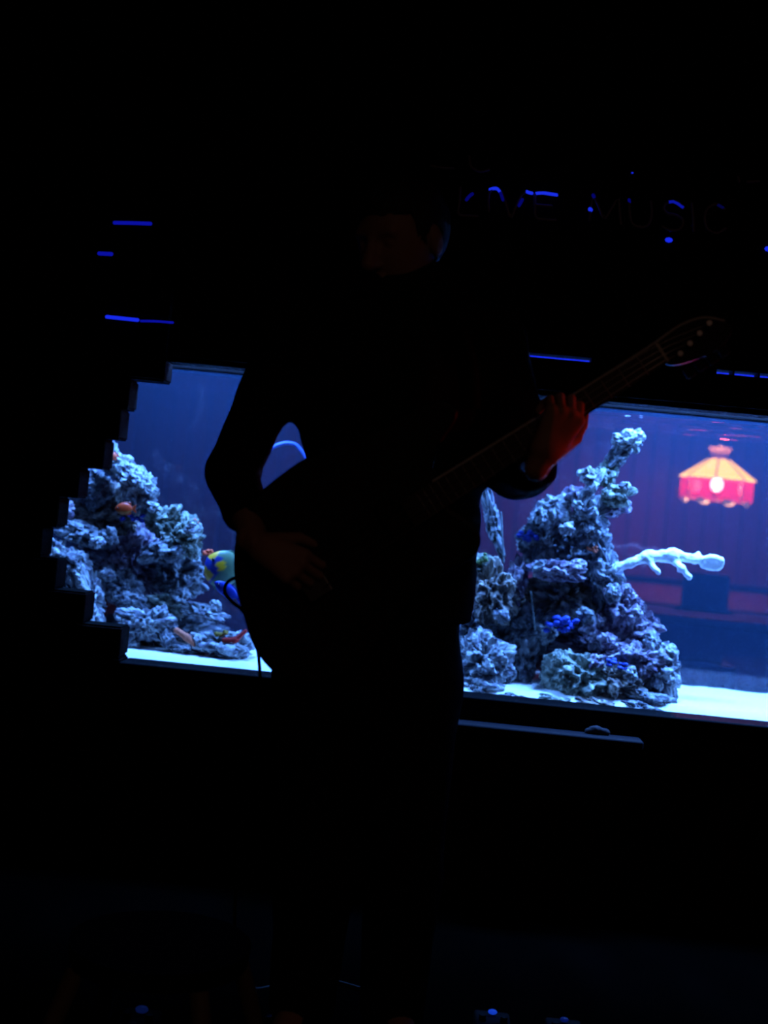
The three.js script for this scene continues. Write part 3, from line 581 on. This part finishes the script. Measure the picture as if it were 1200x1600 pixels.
function headD(x, y, z) {   // local: +z face, y up, 0.235 m tall
  const e = (cx, cy, cz, rx, ry, rz) => { const k = Math.hypot((x - cx) / rx, (y - cy) / ry, (z - cz) / rz); return (k - 1) * Math.min(rx, ry, rz); };
  let d = e(0, 0.030, -0.012, 0.075, 0.088, 0.096);
  d = smin(d, e(0, -0.035, 0.028, 0.058, 0.075, 0.062), 0.04);
  d = smin(d, e(0, -0.092, 0.060, 0.026, 0.020, 0.022), 0.03);       // chin
  d = smin(d, cone(x, y, z, V(0, 0.012, 0.084), V(0, -0.030, 0.108), 0.009, 0.014), 0.014);   // nose
  d = smin(d, cone(x, y, z, V(-0.035, 0.026, 0.072), V(0.035, 0.026, 0.072), 0.011, 0.011), 0.014);   // brow
  for (const s of [-1, 1]) {
    d = smax(d, -e(s * 0.031, 0.006, 0.092, 0.018, 0.012, 0.014), 0.012);
    d = smin(d, e(s * 0.030, 0.005, 0.070, 0.0125, 0.0115, 0.0125), 0.003);
    d = smin(d, e(s * 0.079, -0.002, -0.008, 0.010, 0.030, 0.018), 0.008);
    d = smin(d, e(s * 0.012, -0.034, 0.096, 0.008, 0.006, 0.008), 0.006);
  }
  d = smin(d, cone(x, y, z, V(-0.016, -0.057, 0.088), V(0.016, -0.057, 0.088), 0.0055, 0.0055), 0.006);
  d = smin(d, cone(x, y, z, V(-0.014, -0.067, 0.086), V(0.014, -0.067, 0.086), 0.006, 0.006), 0.006);
  d = smax(d, -cone(x, y, z, V(-0.02, -0.062, 0.095), V(0.02, -0.062, 0.095), 0.0022, 0.0022), 0.003);
  return d;
}
function placed(g, q, pos) { g.applyQuaternion(q); g.translate(pos.x, pos.y, pos.z); return g; }
// a hand in its own axes: x along the fingers, y across towards the thumb, z out of the back of the hand
function handGeo(curls, spread = 1, thumb = 0.9) {
  const chains = [];
  const roots = [[0.088, 0.030], [0.092, 0.010], [0.088, -0.011], [0.080, -0.030]], lens = [[0.044, 0.026, 0.020], [0.048, 0.030, 0.021], [0.045, 0.028, 0.020], [0.035, 0.021, 0.018]];
  roots.forEach(([rx, ry], i) => { let p = V(rx, ry, 0), a = 0; const dir = ry * 2.2 * spread; lens[i].forEach((L, j) => { a += curls[i][j]; const q = p.clone().add(V(Math.cos(a) * L * Math.cos(dir), Math.sin(dir) * L, -Math.sin(a) * L)); chains.push([p, q, 0.0095 - j * 0.0008, 0.009 - j * 0.0009]); p = q; }); });
  const t0 = V(0.022, 0.030, -0.006), t1 = V(0.055, 0.056, -0.016 - 0.014 * thumb), t2 = V(0.084, 0.064, -0.024 - 0.028 * thumb), t3 = V(0.106, 0.062, -0.028 - 0.036 * thumb);
  const thumbs = [[t0, t1, 0.014, 0.012], [t1, t2, 0.011, 0.010], [t2, t3, 0.010, 0.008]];
  return netMesh((x, y, z) => {
    let d = cone(x, y, z, V(-0.03, 0, 0), V(0.012, 0, 0), 0.025, 0.026, 1.25);
    for (const [rx, ry] of roots) d = smin(d, cone(x, y, z, V(0.008, ry * 0.55, 0), V(rx, ry, 0), 0.016, 0.0125), 0.014);
    let f = 1; for (const [a, b, r, s] of chains) f = Math.min(f, cone(x, y, z, a, b, r, s));
    d = smin(d, f, 0.006);
    let t = 1; for (const [a, b, r, s] of thumbs) t = smin(t, cone(x, y, z, a, b, r, s), 0.004);
    return smin(d, t, 0.010);
  }, V(-0.07, -0.075, -0.13), V(0.215, 0.10, 0.045), 0.003);
}
const mirrored = (g) => { g.scale(1, -1, 1); const i = g.index.array; for (let k = 0; k < i.length; k += 3) { const t = i[k]; i[k] = i[k + 1]; i[k + 1] = t; } g.computeVertexNormals(); return g; };
const basis = (x, zHint) => { const X = x.clone().normalize(), Z = zHint.clone().addScaledVector(X, -zHint.dot(X)).normalize(), Y = V(0, 0, 0).crossVectors(Z, X); return new THREE.Quaternion().setFromRotationMatrix(new THREE.Matrix4().makeBasis(X, Y, Z)); };
{
  const bones = [
    [J.neck, J.skull, 0.062, 0.056], [J.S1, J.E1, 0.046, 0.038], [J.E1, J.W1, 0.038, 0.026], [J.S2, J.E2, 0.046, 0.040], [J.E2, J.W2, 0.040, 0.026],
    [J.H1, J.K1, 0.080, 0.055], [J.K1, J.A1, 0.052, 0.036], [J.H2, J.K2, 0.080, 0.055], [J.K2, J.A2, 0.052, 0.036], [J.A1, J.T1, 0.036, 0.026], [J.A2, J.T2, 0.036, 0.026], [J.H1, J.H2, 0.075, 0.075],
  ];
  const lo = V(J.E1.x - 0.1, 0, ZP - 0.2), hi = V(J.E2.x + 0.16, 1.62, -2.13);
  const body = netMesh((x, y, z) => { let d = torsoD(x, y, z, -0.032); for (const [a, b, r, s] of bones) d = smin(d, cone(x, y, z, a, b, r, s), 0.03); return d; }, lo, hi, 0.012);
  const head = placed(netMesh(headD, V(-0.1, -0.13, -0.125), V(0.1, 0.135, 0.14), 0.0035), headQ, J.head);
  // plucking hand rests over the strings, fingers pointing right and down
  const tip1 = at(470, 889, -2.22), q1 = basis(tip1.clone().sub(J.W1), V(-0.25, 0.35, 1));
  const plucking = placed(handGeo([[0.6, 1.0, 0.6], [0.65, 1.05, 0.6], [0.75, 1.05, 0.6], [0.85, 1.0, 0.6]], 0.5, 0.6).scale(0.9, 0.9, 0.9), q1, J.W1.clone().addScaledVector(tip1.clone().sub(J.W1).normalize(), 0.012));
  // fretting hand: palm under the neck, fingers wrapping up over the strings
  const q2 = basis(V(0.30, 0.72, 0.10), V(0.35, -0.10, 1));
  const fretting = placed(mirrored(handGeo([[0.9, 1.25, 0.8], [0.95, 1.25, 0.8], [1.0, 1.25, 0.8], [1.0, 1.2, 0.8]], 0.6, 0.9)).scale(0.92, 0.92, 0.92), q2, J.W2.clone().add(V(0.004, 0.002, 0.004)));
  const g = mergeGeometries([body, head, plucking, fretting]); g.translate(off.x, off.y, off.z);
  mesh('body', g, M.skin, person);
  // hair: a cap over the skull
  const hair = netMesh((x, y, z) => {
    const k = Math.hypot(x / 0.085, (y - 0.034) / 0.098, (z + 0.016) / 0.104); let d = (k - 1) * 0.085 + 0.004 * fbm(x * 60, y * 25, z * 60, 2);
    d = Math.max(d, -(headD(x, y, z) - 0.001));
    const front = Math.min(z - 0.045 + Math.max(0, y - 0.062) * -2.5, 0.050 - y); d = smax(d, front, 0.012);
    return smax(d, -0.075 - y, 0.01);
  }, V(-0.11, -0.11, -0.14), V(0.11, 0.15, 0.11), 0.0045);
  mesh('hair', placed(hair, headQ, J.head).translate(off.x, off.y, off.z), M.hair, person);
  // shirt with loose sleeves rolled on the forearm
  const f1 = J.E1.clone().lerp(J.W1, 0.55), f2 = J.E2.clone().lerp(J.W2, 0.32), hemC = at(590, 962, ZP), up = V(0.0, 1, 0), hemY = hemC.y;
  const shirt = netMesh((x, y, z) => {
    let d = smin(torsoD(x, y, z, 0), cone(x, y, z, NK0, NK1, 0.066, 0.060), 0.04);
    d = smin(d, smin(cone(x, y, z, J.S1, J.E1, 0.060, 0.051), cone(x, y, z, J.E1, f1, 0.051, 0.044), 0.015), 0.035);
    d = smin(d, smin(cone(x, y, z, J.S2, J.E2, 0.062, 0.069), cone(x, y, z, J.E2, f2, 0.069, 0.058), 0.012), 0.035);
    d += 0.0035 * N3(x * 22, y * 16, z * 22) + 0.0022 * Math.sin((y * 60 + x * 45) + 4 * N3(x * 9, y * 9, z * 9)) * (x > J.S2.x - 0.01 && y < J.S2.y - 0.12 ? 1 : 0.2);
    return smax(d, hemY - y, 0.008);
  }, V(lo.x - 0.03, hemY - 0.03, lo.z - 0.03), V(hi.x, 1.60, hi.z), 0.010);
  mesh('shirt', shirt.translate(off.x, off.y, off.z), M.fabric, person);
  const trousers = netMesh((x, y, z) => {
    let d = cone(x, y, z, at(590, 935, ZP), at(574, 1060, ZP), 0.166, 0.176, 1.35);
    const l = Math.min(smin(cone(x, y, z, J.H1, J.K1, 0.098, 0.078), cone(x, y, z, J.K1, J.A1, 0.078, 0.066), 0.02), smin(cone(x, y, z, J.H2, J.K2, 0.098, 0.078), cone(x, y, z, J.K2, J.A2, 0.078, 0.066), 0.02));
    d = smin(d, l, 0.05) + 0.003 * N3(x * 18, y * 12, z * 18);
    return smax(smax(d, 0.075 - y, 0.006), y - hemY - 0.09, 0.01);
  }, V(lo.x + 0.02, 0.03, lo.z - 0.02), V(hi.x - 0.1, hemY + 0.13, ZP + 0.2), 0.012);
  mesh('trousers', trousers.translate(off.x, off.y, off.z), M.denim, person);
  for (const [A, Tt] of [[J.A1, J.T1], [J.A2, J.T2]]) mesh('shoe', netMesh((x, y, z) => Math.max(smin(cone(x, y, z, V(A.x, 0.05, A.z - 0.03), V(A.x, 0.05, A.z + 0.03), 0.052, 0.05), cone(x, y, z, V(A.x, 0.045, A.z), V(Tt.x, 0.035, Tt.z), 0.05, 0.042), 0.03), -y + 0.001), V(A.x - 0.16, -0.01, A.z - 0.12), V(A.x + 0.16, 0.13, A.z + 0.28), 0.008).translate(off.x, off.y, off.z), M.leather, person);
}

// ---------------------------------------------------------------- bass guitar
{
  const ZBASS = -2.262, bridge = at(494, 896, ZBASS), nutPx = at(1030, 554, ZBASS), dir = nutPx.clone().sub(bridge);
  const bass = thing('bass_guitar', 'black electric bass guitar slung across the musician', 'guitar', bridge);
  bass.rotation.z = Math.atan2(dir.y, dir.x); bass.rotation.order = 'ZYX'; bass.rotation.y = -0.02;
  const SC = dir.length();
  const out = [[-0.150, 0], [-0.122, 0.078], [-0.082, 0.132], [-0.028, 0.168], [0.042, 0.180], [0.11, 0.180], [0.19, 0.160], [0.26, 0.152], [0.32, 0.150], [0.365, 0.132], [0.370, 0.112], [0.32, 0.085], [0.272, 0.045], [0.26, 0.0], [0.262, -0.03], [0.275, -0.06], [0.285, -0.095], [0.265, -0.12], [0.21, -0.120], [0.15, -0.118], [0.08, -0.140], [0.0, -0.170], [-0.08, -0.172], [-0.145, -0.135], [-0.164, -0.07]];
  const curve = new THREE.CatmullRomCurve3(out.map(([x, y]) => V(x, y, 0)), true, 'centripetal').getPoints(120), sh = new THREE.Shape(curve.map((v) => new THREE.Vector2(v.x, v.y)));
  mesh('body', new THREE.ExtrudeGeometry(sh, { depth: 0.028, bevelEnabled: true, bevelSize: 0.008, bevelThickness: 0.007, bevelSegments: 3, curveSegments: 8 }).translate(0, 0, -0.035), M.bassBody, bass);
  const pg = new THREE.Shape([[0.05, -0.03], [0.10, -0.085], [0.20, -0.09], [0.245, -0.04], [0.25, 0.03], [0.22, 0.06], [0.10, 0.05]].map(([x, y]) => new THREE.Vector2(x, y)));
  mesh('pickguard', new THREE.ExtrudeGeometry(pg, { depth: 0.0015, bevelEnabled: false }).translate(0, 0, 0.0003), M.blackPlastic, bass);
  const neck = new THREE.CylinderGeometry(0.019, 0.026, SC - 0.24, 20, 1).rotateZ(-Math.PI / 2).scale(1, 1, 0.72).translate((SC + 0.24) / 2, 0, 0.002);
  const np = neck.attributes.position; for (let i = 0; i < np.count; i++) if (np.getZ(i) > 0.008) np.setZ(i, 0.008); neck.computeVertexNormals();
  mesh('neck', neck, M.neckWood, bass);
  const fb = new THREE.Shape([[0.20, -0.027], [SC, -0.0195], [SC, 0.0195], [0.20, 0.027]].map(([x, y]) => new THREE.Vector2(x, y)));
  mesh('fingerboard', new THREE.ExtrudeGeometry(fb, { depth: 0.005, bevelEnabled: false }).translate(0, 0, 0.008), M.fretboard, bass);
  for (let k = 1; k <= 20; k++) { const x = SC * Math.pow(2, -k / 12), w = 0.0195 + (SC - x) / (SC - 0.2) * 0.0075; if (x > 0.21) mesh('fret', new THREE.CylinderGeometry(0.0012, 0.0012, 2 * w, 6).translate(x, 0, 0.0135), M.steel, bass); }
  const hs = [[SC, 0.021], [SC + 0.03, 0.022], [SC + 0.065, 0.021], [SC + 0.10, 0.010], [SC + 0.125, -0.012], [SC + 0.126, -0.032], [SC + 0.10, -0.046], [SC + 0.04, -0.040], [SC, -0.021]];
  const hc = new THREE.CatmullRomCurve3(hs.map(([x, y]) => V(x, y, 0)), true, 'centripetal').getPoints(60);
  const head = mesh('headstock', new THREE.ExtrudeGeometry(new THREE.Shape(hc.map((v) => new THREE.Vector2(v.x, v.y))), { depth: 0.012, bevelEnabled: true, bevelSize: 0.002, bevelThickness: 0.002, bevelSegments: 2 }).translate(0, 0, -0.008), M.bassBody, bass);
  mesh('binding', tube([V(0.27, 0.0265, 0.011), V(0.5, 0.0225, 0.011), V(SC, 0.0215, 0.010), V(SC + 0.03, 0.0235, 0.004), V(SC + 0.065, 0.0225, 0.004), V(SC + 0.10, 0.0115, 0.004), V(SC + 0.126, -0.0125, 0.004)], 0.0028, 60, 8), mat(0.62, 0.62, 0.60, 0.5), bass).userData.label = 'added pale edge binding';  // pale strip added along the edge to carry the rim-light highlight
  mesh('nut', box(SC - 0.002, SC + 0.003, -0.0195, 0.0195, 0.008, 0.016), mat(0.7, 0.68, 0.6, 0.5), bass);
  for (let s = 0; s < 4; s++) {
    const y0 = (s - 1.5) * 0.019, y1 = (s - 1.5) * 0.010, px = SC + 0.025 + s * 0.024, py = (s - 1.5) * 0.006 - 0.010;
    mesh('string', tube([V(0, y0, 0.019), V(SC / 2, (y0 + y1) / 2, 0.0175), V(SC, y1, 0.0165), V(px, py, 0.010)], 0.0011 - s * 0.00018, 30, 5), M.steel, bass);
    mesh('tuning_post', new THREE.CylinderGeometry(0.005, 0.006, 0.02, 12).rotateX(Math.PI / 2).translate(px, py, 0.012), M.steel, head);
    mesh('tuning_key', new RoundedBoxGeometry(0.018, 0.022, 0.005, 2, 0.002).translate(px, -0.056, -0.004), M.blackPlastic, head);
  }
  mesh('bridge', new RoundedBoxGeometry(0.05, 0.085, 0.012, 2, 0.003).translate(-0.012, 0, 0.008), M.steel, bass);
  for (const x of [0.07, 0.17]) mesh('pickup', new RoundedBoxGeometry(0.032, 0.095, 0.014, 2, 0.004).translate(x, 0, 0.006), M.blackPlastic, bass);
  for (const [x, y] of [[0.07, -0.105], [0.03, -0.12], [-0.015, -0.125]]) mesh('knob', new THREE.CylinderGeometry(0.009, 0.0105, 0.016, 16).rotateX(Math.PI / 2).translate(x, y, 0.009), M.blackPlastic, bass);
  // strap from the upper horn over the shoulder
  const inv = (u, v, z) => { bass.updateMatrixWorld(true); return bass.worldToLocal(at(u, v, z)); };
  const sp = [inv(735, 640, -2.27), inv(728, 560, -2.262), inv(700, 500, -2.30), inv(676, 472, -2.37), inv(655, 468, -2.44)];
  const strap = tube(sp, 0.020, 40, 10), st = strap.attributes.position; mesh('strap', strap, M.leather, bass);
}
{ // instrument cable looping out behind the bass tail
  const p = (u, v, z) => at(u, v, z), end = p(400, 1000, -2.36);
  single('instrument_cable', tube([p(384, 905, -2.30), p(368, 903, -2.32), p(354, 911, -2.34), p(351, 925, -2.35), p(362, 940, -2.36), p(380, 955, -2.36), p(400, 1000, -2.36), p(405, 1150, -2.36), V(end.x - 0.005, 0.5, -2.44), V(end.x - 0.01, 0.1, -2.62), V(end.x + 0.02, 0.006, -2.72), V(end.x + 0.14, 0.006, -2.82), V(end.x + 0.32, 0.006, -2.76)], 0.0034, 140, 8), M.blackPlastic, 'thin black instrument cable looping from the bass beside hip', 'cable');
}

// ---------------------------------------------------------------- stage floor
function pedal(label, px, py, color, strength, led = 0.006) {
  const d = new THREE.Vector3((px - W / 2) / FPX, (H / 2 - py) / FPX, -1).applyQuaternion(camera.quaternion), t = (0.062 - camera.position.y) / d.y, p = d.multiplyScalar(t).add(camera.position);
  const g = thing('effects_pedal', label, 'pedal', V(p.x, 0, p.z), 'pedals on the stage floor');
  mesh('case', new RoundedBoxGeometry(0.075, 0.05, 0.12, 2, 0.006).translate(0, 0.0255, 0.035), mat(0.008, 0.008, 0.009, 0.8, { specularIntensity: 0.3 }), g);
  mesh('footswitch', new THREE.CylinderGeometry(0.007, 0.008, 0.014, 12).translate(0, 0.056, 0.075), M.blackPlastic, g);
  for (const x of [-0.022, 0.022]) mesh('knob', new THREE.CylinderGeometry(0.007, 0.008, 0.012, 12).translate(x, 0.056, 0.03), M.blackPlastic, g);
  mesh('indicator_light', new THREE.SphereGeometry(led, 12, 8).scale(1.3, 0.7, 1).translate(0, 0.058, 0), mat(0.05, 0.05, 0.05, 0.4, { emissive: color, emissiveIntensity: strength }), g);
}
pedal('pedal with bright blue light on floor right of centre', 770, 1578, C(0.01, 0.08, 1), 0.5, 0.0075);
pedal('pedal with faint blue light rightmost on the floor', 882, 1590, C(0.01, 0.06, 1), 0.08, 0.007);
pedal('pedal with dim blue light left of musician feet', 442, 1580, C(0.02, 0.12, 1), 0.075, 0.012);
pedal('pedal with faint blue light leftmost on the floor', 222, 1574, C(0.03, 0.12, 1), 0.035, 0.010);
{ // low footstool at the left edge, one splayed leg catching some light
  const top = at(118, 1518, -2.2), foot = at(52, 1612, -2.16), c = thing('footstool', 'low footstool with tan splayed legs at lower left', 'stool', V(top.x + 0.13, 0, -2.3));
  const tan = mat(0.16, 0.12, 0.08, 0.6), L = V(top.x, top.y, top.z).sub(c.position), F = V(foot.x, 0.012, foot.z).sub(c.position);
  mesh('seat', new THREE.CylinderGeometry(0.17, 0.165, 0.035, 32).translate(0, L.y + 0.018, 0), M.leather, c);
  for (const k of [0, 1, 2, 3]) { const g = tube([F, F.clone().lerp(L, 0.4).add(V(0, 0.008, 0)), L], 0.018, 16, 10); mesh('leg', g.rotateY(k * Math.PI / 2), tan, c); }
}
// stage lamp that throws the red light, and the added unseen lamp behind the camera
{
  const l = thing('stage_lamp', 'red stage lamp hung right of the musician', 'lamp', red.position.clone());
  const dirn = red.target.position.clone().sub(red.position).normalize(); l.quaternion.setFromUnitVectors(V(0, 0, 1), dirn);
  mesh('housing', new THREE.LatheGeometry([[0.0, -0.22], [0.06, -0.21], [0.075, -0.12], [0.08, -0.02], [0.074, -0.02], [0.06, -0.12], [0, -0.16]].map(([x, y]) => new THREE.Vector2(x, y)), 24).rotateX(Math.PI / 2), M.blackFrame, l);
  mesh('lamp_gel', new THREE.CylinderGeometry(0.073, 0.073, 0.004, 24).rotateX(Math.PI / 2).translate(0, 0, -0.03), mat(0.5, 0.02, 0.01, 0.4, { emissive: C(1, 0.03, 0.01), emissiveIntensity: 1.5 }), l);
  const h = thing('added_ceiling_lamp', 'added dim warm ceiling lamp, unseen behind the camera', 'lamp', V(0.6, 2.69, 0.9));
  mesh('lamp_shade', box(-0.27, 0.27, 0.01, 0.11, -0.27, 0.27, 0.01), M.blackFrame, h);
  mesh('lamp_glass', box(-0.25, 0.25, 0, 0.008, -0.25, 0.25), mat(0.6, 0.5, 0.4, 0.6, { emissive: C(1, 0.5, 0.34), emissiveIntensity: 1 }), h);
}
renderer.render(scene, camera);
